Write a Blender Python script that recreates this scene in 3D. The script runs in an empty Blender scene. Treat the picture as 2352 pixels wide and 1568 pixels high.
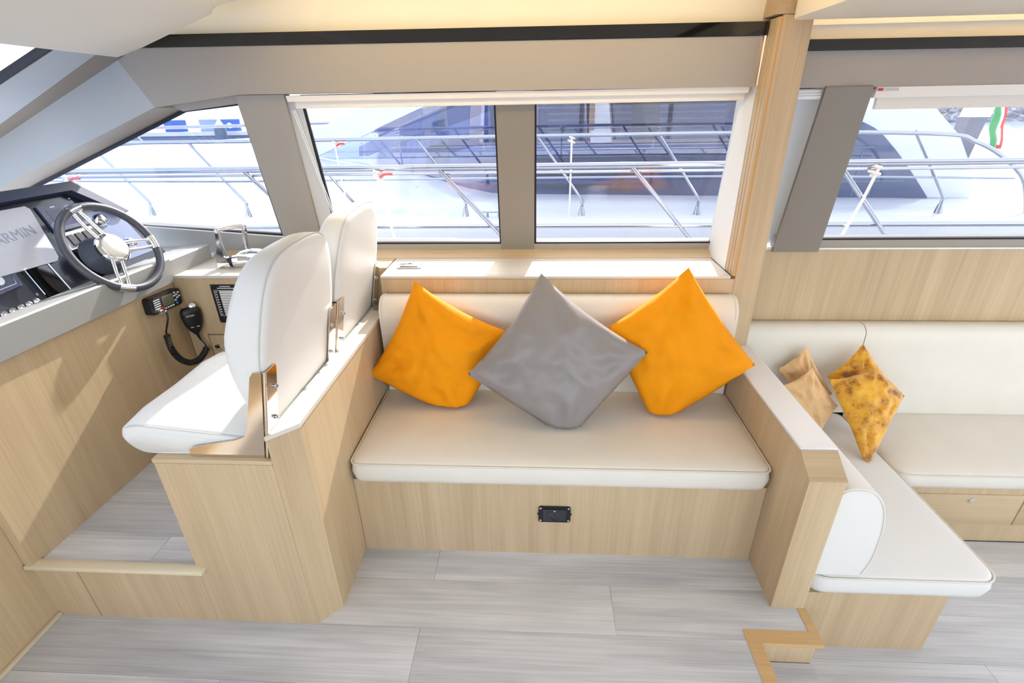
import bpy, bmesh, math, random
from mathutils import Vector, Matrix, noise, Quaternion
random.seed(7)
S = bpy.context.scene
COL = S.collection
# ------------------------------------------------------------------ camera
cam_d = bpy.data.cameras.new('camera'); cam = bpy.data.objects.new('camera', cam_d); COL.objects.link(cam)
cam_d.sensor_width = 36.0; cam_d.lens = 36.0 * 1137.12 / 2352.0; cam_d.clip_end = 2000; cam_d.clip_start = 0.02
def cam_matrix(pitch, roll, yaw, loc):
    fwd = Vector((math.sin(yaw)*math.cos(pitch), math.cos(yaw)*math.cos(pitch), -math.sin(pitch)))
    right = Vector((math.cos(yaw), -math.sin(yaw), 0)); down = fwd.cross(right)
    c, s = math.cos(roll), math.sin(roll)
    r2 = c*right + s*down; d2 = -s*right + c*down
    m = Matrix((r2, -d2, -fwd)).transposed().to_4x4(); m.translation = loc
    return m
cam.matrix_world = cam_matrix(.446742, .018554, -.059208, Vector((0, 0, 1.5)))
S.camera = cam
# ------------------------------------------------------------------ light
SUN_DIR = Vector((.16, 1, .62)).normalized()
w = bpy.data.worlds.new('world'); S.world = w; w.use_nodes = True
nt = w.node_tree; bg = nt.nodes['Background']
sky = nt.nodes.new('ShaderNodeTexSky'); sky.sky_type = 'NISHITA'; sky.sun_disc = False
sky.sun_elevation = math.asin(SUN_DIR.z); sky.sun_rotation = math.atan2(SUN_DIR.x, SUN_DIR.y)
sky.altitude = 0; sky.air_density = 1.0; sky.dust_density = 3.0; sky.ozone_density = 1.0
haze = nt.nodes.new('ShaderNodeMix'); haze.data_type = 'RGBA'; haze.inputs[0].default_value = .5
haze.inputs[7].default_value = (6.0, 6.2, 6.6, 1)
nt.links.new(sky.outputs[0], haze.inputs[6]); nt.links.new(haze.outputs[2], bg.inputs[0])
bg.inputs[1].default_value = .42
sun_d = bpy.data.lights.new('sun', 'SUN'); sun_d.energy = 7.5; sun_d.angle = math.radians(.8); sun_d.color = (1, .95, .88)
sun = bpy.data.objects.new('sun', sun_d); COL.objects.link(sun)
sun.rotation_euler = (-SUN_DIR).to_track_quat('-Z', 'Y').to_euler(); sun.location = SUN_DIR*30
S.view_settings.view_transform = 'Standard'; S.view_settings.look = 'None'
S.view_settings.gamma = 1; S.view_settings.use_curve_mapping = False
S.view_settings.exposure = 1.02
# ------------------------------------------------------------------ materials
MATS = {}
def lin(c):
    return tuple(((v/255)/12.92 if v/255 <= .04045 else ((v/255+.055)/1.055)**2.4) for v in c) + (1,)
def mat(name, rgb, rough=.5, metal=0, spec=.5, bump=0, bscale=200, coat=0, emit=None, estr=0, sheen=0, vary=0, vscale=6):
    if name in MATS: return MATS[name]
    m = bpy.data.materials.new(name); m.use_nodes = True; t = m.node_tree; b = t.nodes['Principled BSDF']
    b.inputs['Base Color'].default_value = lin(rgb); b.inputs['Roughness'].default_value = rough
    b.inputs['Metallic'].default_value = metal; b.inputs['Specular IOR Level'].default_value = spec
    b.inputs['Coat Weight'].default_value = coat; b.inputs['Sheen Weight'].default_value = sheen
    if emit: b.inputs['Emission Color'].default_value = lin(emit); b.inputs['Emission Strength'].default_value = estr
    tc = t.nodes.new('ShaderNodeTexCoord')
    if vary:
        n = t.nodes.new('ShaderNodeTexNoise'); n.inputs['Scale'].default_value = vscale; n.inputs['Detail'].default_value = 4
        r = t.nodes.new('ShaderNodeValToRGB'); l = lin(rgb)
        r.color_ramp.elements[0].position = .3; r.color_ramp.elements[1].position = .7
        r.color_ramp.elements[0].color = tuple(v*(1-vary) for v in l[:3]) + (1,); r.color_ramp.elements[1].color = tuple(min(1, v*(1+vary)) for v in l[:3]) + (1,)
        t.links.new(tc.outputs['Object'], n.inputs['Vector']); t.links.new(n.outputs['Fac'], r.inputs[0]); t.links.new(r.outputs[0], b.inputs['Base Color'])
    if bump:
        n = t.nodes.new('ShaderNodeTexNoise'); n.inputs['Scale'].default_value = bscale; n.inputs['Detail'].default_value = 3
        bp = t.nodes.new('ShaderNodeBump'); bp.inputs['Strength'].default_value = bump; bp.inputs['Distance'].default_value = .002
        t.links.new(tc.outputs['Object'], n.inputs['Vector']); t.links.new(n.outputs['Fac'], bp.inputs['Height']); t.links.new(bp.outputs[0], b.inputs['Normal'])
    MATS[name] = m; return m
def wood(name, axis, c0, c1, fine=130, rough=.42, rnd=False, knots=False, cloud=.35, coarse=1.6):
    """straight-grained veneer, grain along the axis"""
    m = bpy.data.materials.new(name); m.use_nodes = True; t = m.node_tree; L = t.links.new; b = t.nodes['Principled BSDF']
    b.inputs['Roughness'].default_value = rough; b.inputs['Specular IOR Level'].default_value = .4
    tc = t.nodes.new('ShaderNodeTexCoord'); src = tc.outputs['Object']
    if rnd:
        oi = t.nodes.new('ShaderNodeObjectInfo'); mul = t.nodes.new('ShaderNodeVectorMath'); mul.operation = 'SCALE'
        mul.inputs[0].default_value = (31, 17, 11); L(oi.outputs['Random'], mul.inputs['Scale'])
        ad = t.nodes.new('ShaderNodeVectorMath'); ad.operation = 'ADD'; L(src, ad.inputs[0]); L(mul.outputs[0], ad.inputs[1]); src = ad.outputs[0]
    def mapped(a, along):
        mp = t.nodes.new('ShaderNodeMapping'); s = [a, a, a]; s['xyz'.index(axis)] = along
        mp.inputs['Scale'].default_value = s; L(src, mp.inputs['Vector']); return mp.outputs[0]
    warp = t.nodes.new('ShaderNodeTexNoise'); warp.inputs['Scale'].default_value = 1; warp.inputs['Detail'].default_value = 3
    L(mapped(5, 1.1), warp.inputs['Vector'])
    n1 = t.nodes.new('ShaderNodeTexNoise'); n1.inputs['Scale'].default_value = 1; n1.inputs['Detail'].default_value = 3; n1.inputs['Roughness'].default_value = .65
    L(mapped(fine, coarse), n1.inputs['Vector'])
    n2 = t.nodes.new('ShaderNodeTexNoise'); n2.inputs['Scale'].default_value = 1; n2.inputs['Detail'].default_value = 4; n2.inputs['Distortion'].default_value = 1.2 if knots else .2
    L(mapped(fine*.16, coarse*.8), n2.inputs['Vector'])
    mx = t.nodes.new('ShaderNodeMix'); mx.data_type = 'FLOAT'; mx.inputs[0].default_value = .5
    L(n1.outputs['Fac'], mx.inputs[2]); L(n2.outputs['Fac'], mx.inputs[3])
    mx2 = t.nodes.new('ShaderNodeMix'); mx2.data_type = 'FLOAT'; mx2.inputs[0].default_value = cloud
    L(mx.outputs[0], mx2.inputs[2]); L(warp.outputs['Fac'], mx2.inputs[3])
    r = t.nodes.new('ShaderNodeValToRGB'); r.color_ramp.elements[0].position = .36; r.color_ramp.elements[1].position = .64
    r.color_ramp.elements[0].color = lin(c0); r.color_ramp.elements[1].color = lin(c1)
    L(mx2.outputs[0], r.inputs[0]); L(r.outputs[0], b.inputs['Base Color'])
    bp = t.nodes.new('ShaderNodeBump'); bp.inputs['Strength'].default_value = .12; bp.inputs['Distance'].default_value = .001
    L(n1.outputs['Fac'], bp.inputs['Height']); L(bp.outputs[0], b.inputs['Normal'])
    MATS[name] = m; return m
OAKZ = wood('oak_veneer_upright', 'z', (180, 155, 121), (203, 180, 144), cloud=.25)
OAKX = wood('oak_veneer_lengthwise', 'x', (180, 155, 121), (203, 180, 144), cloud=.25)
OAKY = wood('oak_veneer_crosswise', 'y', (180, 155, 121), (203, 180, 144), cloud=.25)
OAKW = wood('oak_edging', 'x', (186, 148, 98), (212, 176, 124), fine=90)
PLANK = wood('grey_plank', 'x', (168, 167, 167), (222, 221, 219), fine=190, rough=.38, rnd=True, knots=True, cloud=.55, coarse=2.2)
LEATHER = mat('cream_leather', (222, 216, 203), .42, spec=.4, bump=.12, bscale=420, vary=.02, vscale=9)
WLEATHER = mat('white_leather', (221, 219, 213), .42, spec=.4, bump=.12, bscale=420)
PIPING = mat('cream_piping', (214, 206, 191), .5)
GREY = mat('grey_lining', (163, 156, 146), .5, bump=.05, bscale=600)
DGREY = mat('dark_grey_lining', (140, 132, 121), .5, bump=.05, bscale=600)
CONSOLE = mat('console_grey', (160, 160, 157), .45, bump=.05, bscale=500)
CREAM = mat('cream_headliner', (228, 221, 206), .6, bump=.06, bscale=500)
COVE = mat('cove_paint', (240, 230, 205), .5)
BLACKG = mat('black_gloss', (16, 14, 13), .06, coat=.6)
BLACKM = mat('black_plastic', (20, 21, 24), .38)
DASHB = mat('dash_black', (24, 30, 44), .22, coat=.3)
RUBBER = mat('black_gasket', (14, 12, 22), .5)
CHROME = mat('chrome', (232, 232, 234), .06, metal=1)
STEEL = mat('steel_rail', (168, 172, 182), .16, metal=1)
BRUSH = mat('polished_bracket', (222, 208, 190), .1, metal=1)
RIM = mat('wheel_leather', (72, 74, 82), .33, bump=.1, bscale=500)
WHITEP = mat('white_plastic', (236, 236, 232), .4)
BLINDM = mat('blind_white', (238, 231, 219), .55)
COVERP = mat('screen_cover', (196, 200, 210), .3)
LETTER = mat('cover_lettering', (148, 158, 178), .4)
INK = mat('white_print', (225, 228, 232), .5)
LCD = mat('lcd_green', (96, 100, 84), .25)
SCREENB = mat('screen_blue', (28, 34, 78), .15)
ORANGE = mat('orange_cotton', (234, 147, 0), .8, spec=.25, bump=.15, bscale=700, vary=.04, vscale=8)
GREYC = mat('grey_satin', (138, 131, 128), .42, spec=.5, bump=.08, bscale=700)
BEIGEC = mat('peach_velvet', (230, 188, 134), .7, sheen=.4, bump=.1, bscale=400)
GEL = mat('gelcoat_white', (210, 213, 218), .25, coat=.3)
NAVY = mat('navy_interior', (52, 66, 110), .4)
ROPE = mat('rope_white', (226, 220, 206), .8, bump=.5, bscale=300)
RED = mat('red_plastic', (206, 44, 40), .5)
YEL = mat('yellow_paint', (238, 196, 40), .5)
GREEN = mat('flag_green', (40, 150, 78), .7)
STONE = mat('breakwater_rock', (120, 122, 132), .9, vary=.3, vscale=2)
CONC = mat('pale_concrete', (196, 198, 204), .8, vary=.08, vscale=1)
BLUEB = mat('banner_blue', (70, 104, 178), .6)
PILE = mat('steel_pile', (84, 98, 124), .5)
TEAK = mat('beige_cover', (210, 200, 186), .7)
def velvet():
    m = mat('mustard_velvet', (214, 150, 10), .5, sheen=.5); t = m.node_tree; b = t.nodes['Principled BSDF']; L = t.links.new
    tc = t.nodes.new('ShaderNodeTexCoord'); n = t.nodes.new('ShaderNodeTexNoise'); n.inputs['Scale'].default_value = 14; n.inputs['Detail'].default_value = 6; n.inputs['Roughness'].default_value = .7
    r = t.nodes.new('ShaderNodeValToRGB'); e = r.color_ramp.elements
    e[0].position = .36; e[0].color = lin((138, 88, 6)); e[1].position = .62; e[1].color = lin((232, 176, 40)); k = e.new(.47); k.color = lin((216, 150, 8))
    L(tc.outputs['Object'], n.inputs['Vector']); L(n.outputs['Fac'], r.inputs[0]); L(r.outputs[0], b.inputs['Base Color']); return m
MUST = velvet()
def glass(name, tint, gl=.05, rough=0.0):
    m = bpy.data.materials.new(name); m.use_nodes = True; t = m.node_tree; L = t.links.new
    for n in list(t.nodes): t.nodes.remove(n)
    o = t.nodes.new('ShaderNodeOutputMaterial'); tr = t.nodes.new('ShaderNodeBsdfTransparent'); tr.inputs[0].default_value = tint + (1,)
    g = t.nodes.new('ShaderNodeBsdfGlossy'); g.inputs['Roughness'].default_value = rough; mx = t.nodes.new('ShaderNodeMixShader')
    fr = t.nodes.new('ShaderNodeLayerWeight'); fr.inputs[0].default_value = .25
    mm = t.nodes.new('ShaderNodeMath'); mm.operation = 'MULTIPLY_ADD'; mm.inputs[1].default_value = .35; mm.inputs[2].default_value = gl
    L(fr.outputs['Facing'], mm.inputs[0]); mm.use_clamp = True; L(mm.outputs[0], mx.inputs[0])
    L(tr.outputs[0], mx.inputs[1]); L(g.outputs[0], mx.inputs[2]); L(mx.outputs[0], o.inputs[0]); MATS[name] = m; return m
PANE = glass('window_glass', (.74, .75, .77), .015)
NGLASS = glass('yacht_dark_glass', (.46, .54, .74), .16, .02)
# ------------------------------------------------------------------ mesh helpers
def sharp(me, ang=40):
    for p in me.polygons: p.use_smooth = True
    me.set_sharp_from_angle(angle=math.radians(ang))
def obj(name, bm, m, parent=None, smooth=True, ang=40, kind=None):
    me = bpy.data.meshes.new(name)
    bmesh.ops.recalc_face_normals(bm, faces=bm.faces)
    base = Vector((0, 0, 0))
    if parent is not None:
        p = parent
        while p is not None: base += p.location; p = p.parent
        bmesh.ops.translate(bm, verts=bm.verts, vec=-base)
    bm.to_mesh(me); bm.free()
    if smooth: sharp(me, ang)
    me.materials.append(m)
    o = bpy.data.objects.new(name, me); COL.objects.link(o)
    if parent is not None: o.parent = parent
    if kind: o['kind'] = kind
    return o
def thing(name, label, cat, loc=(0, 0, 0), group=None):
    o = bpy.data.objects.new(name, None); COL.objects.link(o); o.location = loc; o.empty_display_size = .05
    o['label'] = label; o['category'] = cat
    if group: o['group'] = group
    return o
def tag(o, label, cat, group=None):
    o['label'] = label; o['category'] = cat
    if group: o['group'] = group
    return o
def struct(name, bm, m, **k):
    o = obj(name, bm, m, **k); o['kind'] = 'structure'; return o
def sgroup(name, loc=(0, 0, 0)):
    o = bpy.data.objects.new(name, None); COL.objects.link(o); o.location = loc; o.empty_display_size = .05; o['kind'] = 'structure'; return o
def B(): return bmesh.new()
def box(bm, x0, x1, y0, y1, z0, z1, bev=0, seg=2):
    r = bmesh.ops.create_cube(bm, size=1)
    vs = r['verts']
    for v in vs:
        v.co = Vector((x0 if v.co.x < 0 else x1, y0 if v.co.y < 0 else y1, z0 if v.co.z < 0 else z1))
    if bev:
        es = set(e for v in vs for e in v.link_edges)
        bmesh.ops.bevel(bm, geom=list(es), offset=bev, segments=seg, profile=.5, affect='EDGES')
    return bm
def bx(*a, **k): return box(B(), *a, **k)
def loft(bm, rings, closed=True, cap=True):
    V = [[bm.verts.new(p) for p in r] for r in rings]; n = len(V[0])
    for a, b in zip(V, V[1:]):
        for i in range(n if closed else n-1):
            j = (i+1) % n
            bm.faces.new((a[i], a[j], b[j], b[i]))
    if cap and closed:
        for r in (V[0], V[-1]):
            try: bm.faces.new(r)
            except ValueError: pass
    return bm
def prism(bm, poly, f0, f1):
    """poly of 2-tuples; f0/f1 map a 2-tuple to a 3-D point"""
    return loft(bm, [[f0(*p) for p in poly], [f1(*p) for p in poly]])
def bevel_all(bm, off, seg=2, ang=30):
    es = [e for e in bm.edges if len(e.link_faces) == 2 and e.calc_face_angle(0) > math.radians(ang)]
    bmesh.ops.bevel(bm, geom=es, offset=off, segments=seg, profile=.5, affect='EDGES'); return bm
def pxy(poly, z0, z1): return prism(B(), poly, lambda x, y: (x, y, z0), lambda x, y: (x, y, z1))
def pxz(poly, y0, y1): return prism(B(), poly, lambda x, z: (x, y0, z), lambda x, z: (x, y1, z))
def pyz(poly, x0, x1): return prism(B(), poly, lambda y, z: (x0, y, z), lambda y, z: (x1, y, z))
def tube(bm, pts, r, n=10, closed=False, cap=True):
    pts = [Vector(p) for p in pts]; N = len(pts); rings = []; up = None
    for i, p in enumerate(pts):
        if closed: d = (pts[(i+1) % N]-pts[i-1])
        else: d = pts[min(i+1, N-1)]-pts[max(i-1, 0)]
        d.normalize()
        if up is None:
            up = Vector((0, 0, 1)) if abs(d.z) < .9 else Vector((1, 0, 0))
        s = d.cross(up); s.normalize(); up = s.cross(d); up.normalize()
        rr = r[i] if isinstance(r, (list, tuple)) else r
        rings.append([p + rr*(math.cos(2*math.pi*k/n)*s + math.sin(2*math.pi*k/n)*up) for k in range(n)])
    if closed:
        rings.append(rings[0])
        V = [[bm.verts.new(q) for q in rg] for rg in rings[:-1]]
        for i in range(N):
            a, b = V[i], V[(i+1) % N]
            for k in range(n): bm.faces.new((a[k], a[(k+1) % n], b[(k+1) % n], b[k]))
        return bm
    return loft(bm, rings, True, cap)
def disc(bm, c, nrm, prof, n=20):
    """lathe: prof list of (radius, height) along nrm"""
    nrm = Vector(nrm).normalized(); a = nrm.orthogonal().normalized(); b = nrm.cross(a); c = Vector(c)
    return loft(bm, [[c + nrm*h + max(r, 1e-5)*(math.cos(2*math.pi*k/n)*a + math.sin(2*math.pi*k/n)*b) for k in range(n)] for r, h in prof])
def smoothpath(pts, sub=8, closed=False):
    pts = [Vector(p) for p in pts]; out = []; N = len(pts)
    for i in range(N if closed else N-1):
        if closed: p0, p1, p2, p3 = pts[i-1], pts[i], pts[(i+1) % N], pts[(i+2) % N]
        else: p0, p1, p2, p3 = pts[max(i-1, 0)], pts[i], pts[i+1], pts[min(i+2, N-1)]
        for k in range(sub):
            t = k/sub; out.append(.5*((2*p1) + (p2-p0)*t + (2*p0-5*p1+4*p2-p3)*t*t + (3*p1-p0-3*p2+p3)*t**3))
    if not closed: out.append(pts[-1])
    return out
def rrect(x0, x1, y0, y1, r, n=5):
    out = []
    for cx, cy, a0 in ((x1-r, y1-r, 0), (x0+r, y1-r, 90), (x0+r, y0+r, 180), (x1-r, y0+r, 270)):
        for k in range(n+1):
            a = math.radians(a0+90*k/n); out.append((cx+r*math.cos(a), cy+r*math.sin(a)))
    return out
def text_mesh(body, size, depth, M):
    cu = bpy.data.curves.new('lettering', 'FONT'); cu.body = body; cu.size = size; cu.extrude = depth; cu.align_x = 'CENTER'; cu.align_y = 'CENTER'
    o = bpy.data.objects.new('lettering', cu); COL.objects.link(o)
    dg = bpy.context.evaluated_depsgraph_get(); me = bpy.data.meshes.new_from_object(o.evaluated_get(dg))
    bpy.data.objects.remove(o); bm = B(); bm.from_mesh(me); bpy.data.meshes.remove(me); bm.transform(M); return bm
def frame(o, ex, ey):
    ex = Vector(ex).normalized(); ey = Vector(ey); ey = (ey - ex*ey.dot(ex)).normalized(); ez = ex.cross(ey)
    m = Matrix((ex, ey, ez)).transposed().to_4x4(); m.translation = Vector(o); return m
# ------------------------------------------------------------------ the window plane leans inboard at the top
def WY(z): return 2.20 - .33*(z-.94)
WN = Vector((0, -1, -.33)).normalized()
def WP(x, z, d=0, off=0): return Vector((x, WY(z)+off, z)) + WN*d
def wslab(poly, d0, d1, off=0): return prism(B(), poly, lambda x, z: WP(x, z, d0, off), lambda x, z: WP(x, z, d1, off))
def hw(y): return -1.548 + .03*(y-1.0)          # x of the helm console's wooden face
# ================================================================== SETTING
def planks(floor, z, rows, joints, xr, length=1.22):
    """individual boards: rows = list of (y0,y1), joints = x of one butt joint per row, xr = function giving x range per row"""
    for (y0, y1), j in zip(rows, joints):
        x0, x1 = xr(y0, y1); k = math.floor((x0-j)/length); a = x0
        while a < x1-1e-4:
            b = min(j+(k+1)*length, x1)
            if b-a > .01:
                obj('plank', bx(a+.0003, b-.0003, y0+.0003, y1-.0003, z-.006, z, bev=.0005, seg=1), PLANK, floor)
            a = b; k += 1
fl = struct('floor', pxy([(-1.60, -1.7), (.69, -1.7), (.69, 1.04), (.85, 1.04), (.85, 1.9), (-1.60, 1.9)], -.05, -.007), mat('subfloor', (150, 147, 145), .8))
rows = [(1.188, 1.33), (1.0125, 1.188), (.832, 1.0125), (.654, .832), (.476, .654), (.298, .476), (.12, .298), (-.058, .12)]
jts = [-.361, .25, -.37, .30, -.3, .1, -.45, .2]
def xr_main(y0, y1):
    if y0 > 1.1: return (-.655, .775)
    if y0 > 1.0: return (-.71, .848)
    return (-1.578, .655)
for (y0, y1), j in zip(rows, jts):
    planks(fl, 0, [(y0, y1)], [j], xr_main)
obj('plank', bx(-1.578, .655, -1.7, -.06, -.006, 0), PLANK, fl)
# stair edging around the step-down
edge = pxy([(.848, 1.127), (.848, 1.047), (.646, 1.047), (.66, -1.7), (.698, -1.7), (.69, 1.005), (.876, 1.005), (.876, 1.127)], -.016, .0015)
struct('trim_1', edge, OAKW)
st = bx(.69, .868, .995-1.5, 1.02, -.22, -.117); struct('step_block', st, OAKZ)
stp = sgroup('step_tread', (.78, .7, -.11))
obj('plank', bx(.70, .868, .72, 1.018, -.116, -.11, bev=.001, seg=1), PLANK, stp)
obj('plank', bx(.70, .868, .1, .719, -.116, -.11, bev=.001, seg=1), PLANK, stp)
struct('step_riser', bx(.70, .866, 1.02, 1.04, -.22, -.016), OAKZ)
fs = struct('floor', bx(.85, 5.0, -1.7, 2.2, -.27, -.227), MATS['subfloor'])
def xr_sal(y0, y1): return (.87, 3.6)
yy = 1.64
for k in range(9):
    planks(fs, -.22, [(yy-.178, yy)], [1.5+.47*((k*2) % 3)], xr_sal); yy -= .178
obj('plank', bx(.87, 5.0, -1.7, yy, -.226, -.22), PLANK, fs)
obj('plank', bx(3.6, 5.0, yy, 1.64, -.226, -.22), PLANK, fs)
# raised helm floor with its nosing
fh = struct('floor', bx(-1.56, -1.03, 1.02, 1.9, .19, .233), MATS['subfloor'])
planks(fh, .24, [(1.02, 1.13), (1.13, 1.308), (1.308, 1.486), (1.486, 1.664), (1.664, 1.884)], [-1.2, -2.0, -1.35, -1.9, -1.3], lambda a, b: (-1.553, -1.036))
obj('riser_panel', bx(-1.58, -1.4345, 1.0115, 1.03, .0, .236), OAKZ, fh)
obj('riser_panel', bx(-1.4315, -1.0335, 1.0115, 1.03, .0, .236), OAKZ, fh)
NOSE = wood('pale_edging', 'x', (206, 192, 160), (224, 210, 180))
obj('nosing', bx(-1.575, -1.008, .990, 1.024, .231, .247, bev=.004), NOSE, fh)
# left wall beside the floor
struct('wall_left', bx(-1.60, -1.58, -1.7, 1.012, 0, .86), OAKZ)
struct('baseboard_left', bx(-1.58, -1.566, -1.0, 1.011, 0, .014, bev=.003), wood('pale_edging_long', 'y', (206, 192, 160), (224, 210, 180)))
# hull side, roof and far side of the cabin
struct('wall_back', bx(-2.4, 5.0, 2.21, 2.26, -.4, .90), GEL)
struct('wall_front', pxz([(-1.6, -.3), (5, -.3), (5, .52), (-1.6, .52)], -1.75, -1.7), OAKZ)
struct('ceiling', bx(-1.35, 5.0, -1.75, 2.06, 1.93, 1.97), CREAM)
for k, x in enumerate((-1.3, .9, 2.9, 4.9)):
    struct('trim_%d' % (k+10), bx(x, x+.1, -1.75, -1.7, .52, 1.93), GREY)
# ------------------------------------------------------------------ header, cove and ceiling panels
hd = [(-1.505, 1.664), (-1.42, 1.511), (-1.10, 1.547), (-1.07, 1.5475), (.728, 1.54), (.728, 1.69), (-1.43, 1.70)]
struct('trim_2', bevel_all(pxz(hd, 1.95, 2.03), .002, 1), GREY)
struct('trim_3', pxz([(-1.50, 1.704), (-1.33, 1.738), (.745, 1.730), (.745, 1.6905), (-1.40, 1.701)], 1.945, 1.99), BLACKG)
struct('trim_4', bevel_all(pxz([(.86, 1.5335), (5, 1.52), (5, 1.626), (.86, 1.645)], 1.98, 2.06), .002, 1), GREY)
struct('trim_5', pxz([(.86, 1.6455), (5, 1.627), (5, 1.657), (.86, 1.678)], 1.97, 2.03), BLACKG)
struct('wall_cove', pyz([(2.0, 1.60), (2.06, 1.60), (2.06, 1.74), (2.0, 1.74)], .86, 5.0), COVE)
struct('wall_cove', pyz([(1.985, 1.72), (2.03, 1.73), (2.03, 1.93), (1.97, 1.93), (1.96, 1.90)], -1.42, 5.0), COVE)
struct('ceiling', bevel_all(bx(-.98, .70, -1.7, 1.55, 1.795, 1.84), .02, 4), CREAM)
rp = bevel_all(pxy(rrect(.772, 5.0, -1.7, 1.87, .05, 6), 1.722, 1.80), .03, 5)
struct('ceiling', rp, CREAM)
def led(name, x0, x1, y, z, e, parent_label):
    o = obj(name, bx(x0, x1, y-.008, y+.008, z, z+.008), mat('led_warm', (255, 232, 180), .5, emit=(255, 228, 172), estr=e))
    return tag(o, parent_label, 'light strip')
led('led_strip', -.95, .68, 1.57, 1.85, 14, 'warm light strip hidden in the cove above the orange pillows')
led('led_strip', .8, 4.8, 1.84, 1.808, 13, 'warm light strip hidden in the cove above the right window')
# sloping helm headliner
hp = [(-1.512, 1.968, 1.668), (-1.445, 1.964, 1.700), (-1.322, 1.944, 1.737), (-1.02, 1.775, 1.768), (-.988, 1.755, 1.777), (-.984, 1.70, 1.782), (-.98, 1.2, 1.785), (-.98, -1.7, 1.785), (-1.36, -1.7, 1.664), (-1.395, 1.3, 1.664)]
bm = B(); lo = [bm.verts.new(p) for p in hp]; hi = [bm.verts.new((p[0]+.05, p[1]-.02, p[2]+.06)) for p in hp]
bm.faces.new(lo); bm.faces.new(hi)
for i in range(len(hp)): bm.faces.new((lo[i], lo[(i+1) % len(hp)], hi[(i+1) % len(hp)], hi[i]))
bmesh.ops.bevel(bm, geom=[e for e in bm.edges if e.verts[0] in lo and e.verts[1] in lo], offset=.012, segments=3, affect='EDGES')
struct('ceiling', bm, CREAM)
struct('ceiling', pxz([(-1.42, 1.70), (-.9, 1.80), (-.9, 1.95), (-1.42, 1.95)], -1.7, 1.75), COVE)
# windscreen pillar: lining, step and outer post
A0 = [(-1.382, 1.952, 1.72), (-2.073, 1.95, 1.414), (-2.95, 1.95, 1.025)]
A1 = [(-1.421, 1.950, 1.511), (-2.161, 1.95, 1.234), (-2.95, 1.95, .940)]
A2 = [(-1.34, 2.012, 1.506), (-2.232, 2.114, 1.197), (-2.95, 2.19, .94)]
Bq = [(-1.445, 1.88, 1.714), (-1.974, 1.88, 1.465), (-2.9, 1.88, 1.03)]
Cq = [(-1.45, 1.7, 1.705), (-1.726, 1.7, 1.589), (-2.75, 1.7, 1.159)]
def strip(a, b, th=(0, .03, .02)):
    bm = B(); r = []
    for p, q in zip(a, b):
        p, q = Vector(p), Vector(q); t = Vector(th); r.append([p, q, q+t, p+t])
    return loft(bm, r)
struct('trim_6', strip(A0, A1), mat('pillar_lining', (178, 180, 178), .5, bump=.05, bscale=500))
struct('trim_7', strip(A1, A2, (0, .02, .02)), GREY)
struct('trim_8', strip(Bq, A0, (0, .01, .03)), DGREY)
struct('trim_9', strip(Cq, Bq, (0, .02, .03)), mat('pillar_outer', (182, 188, 194), .5))
bm = B(); r = []
for p in Cq: p = Vector(p); r.append([p+Vector((0, -.012, -.004)), p+Vector((0, .002, -.004)), p+Vector((0, .002, .02)), p+Vector((0, -.012, .02))])
wn = sgroup('window_5', (-1.6, 1.2, 1.6))
obj('gasket', loft(bm, r), RUBBER, wn)
bm = B(); r = []
for p, xo in zip(Cq, (0, 0, 0)): p = Vector(p); r.append([p+Vector((0, 0, .008)), Vector((p.x, -1.7, p.z+.008)), Vector((p.x, -1.7, p.z+.014)), p+Vector((0, 0, .014))])
obj('pane', loft(bm, r), PANE, wn)
# ------------------------------------------------------------------ side windows
def window(name, outer, bars, glasspoly, gask=.012, off=0, barm=GREY):
    g = sgroup(name, (sum(p[0] for p in glasspoly)/len(glasspoly), 2.1+off, .95))
    obj('pane', wslab(glasspoly, -.004, .002, off), PANE, g)
    n = len(glasspoly); c = (sum(p[0] for p in glasspoly)/n, sum(p[1] for p in glasspoly)/n)
    bm = B()
    inn = []
    for i in range(n):
        p, a, b = Vector(glasspoly[i]), Vector(glasspoly[i-1]), Vector(glasspoly[(i+1) % n])
        e1 = (a-p).normalized(); e2 = (b-p).normalized(); bis = (e1+e2); s = abs(e1.x*e2.y-e1.y*e2.x)
        inn.append(p + bis/max(s, .2)*gask)
    for i in range(n):
        j = (i+1) % n; q = [tuple(glasspoly[i]), tuple(glasspoly[j]), tuple(inn[j]), tuple(inn[i])]
        prism(bm, q, lambda x, z: WP(x, z, .002, off), lambda x, z: WP(x, z, .012, off))
    obj('gasket', bm, RUBBER, g)
    for nm, poly, d0, d1, m in bars:
        obj(nm, bevel_all(wslab(poly, d0, d1, off), .0015, 1), m, g)
    return g
window('window_1', None, [('sill', [(-1.80, .902), (-1.08, .902), (-1.08, .978), (-1.154, .978), (-1.763, 1.03), (-1.95, 1.03)], -.03, .016, CONSOLE),
                          ('post', [(-1.153, .902), (-.988, .902), (-.933, 1.555), (-1.116, 1.555)], -.02, .03, GREY),
                          ('lintel', [(-1.345, 1.502), (-1.118, 1.525), (-1.118, 1.56), (-1.41, 1.53)], -.02, .02, GREY)],
       [(-1.153, .982), (-1.118, 1.527), (-1.342, 1.507), (-2.34, 1.16), (-2.34, 1.085), (-1.763, 1.034)], gask=.010)
window('window_2', None, [('sill', [(-.99, .905), (-.16, .905), (-.16, .940), (-.99, .940)], -.03, .014, GREY),
                          ('side_guide', [(-.985, .905), (-.914, .905), (-.886, 1.54), (-.935, 1.54)], -.01, .012, mat('window_liner', (206, 206, 204), .5)),
                          ('mullion', [(-.171, .912), (-.022, .912), (-.020, 1.535), (-.162, 1.535)], -.02, .016, DGREY)],
       [(-.912, .938), (-.167, .938), (-.160, 1.545), (-.884, 1.545)], gask=.009)
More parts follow.
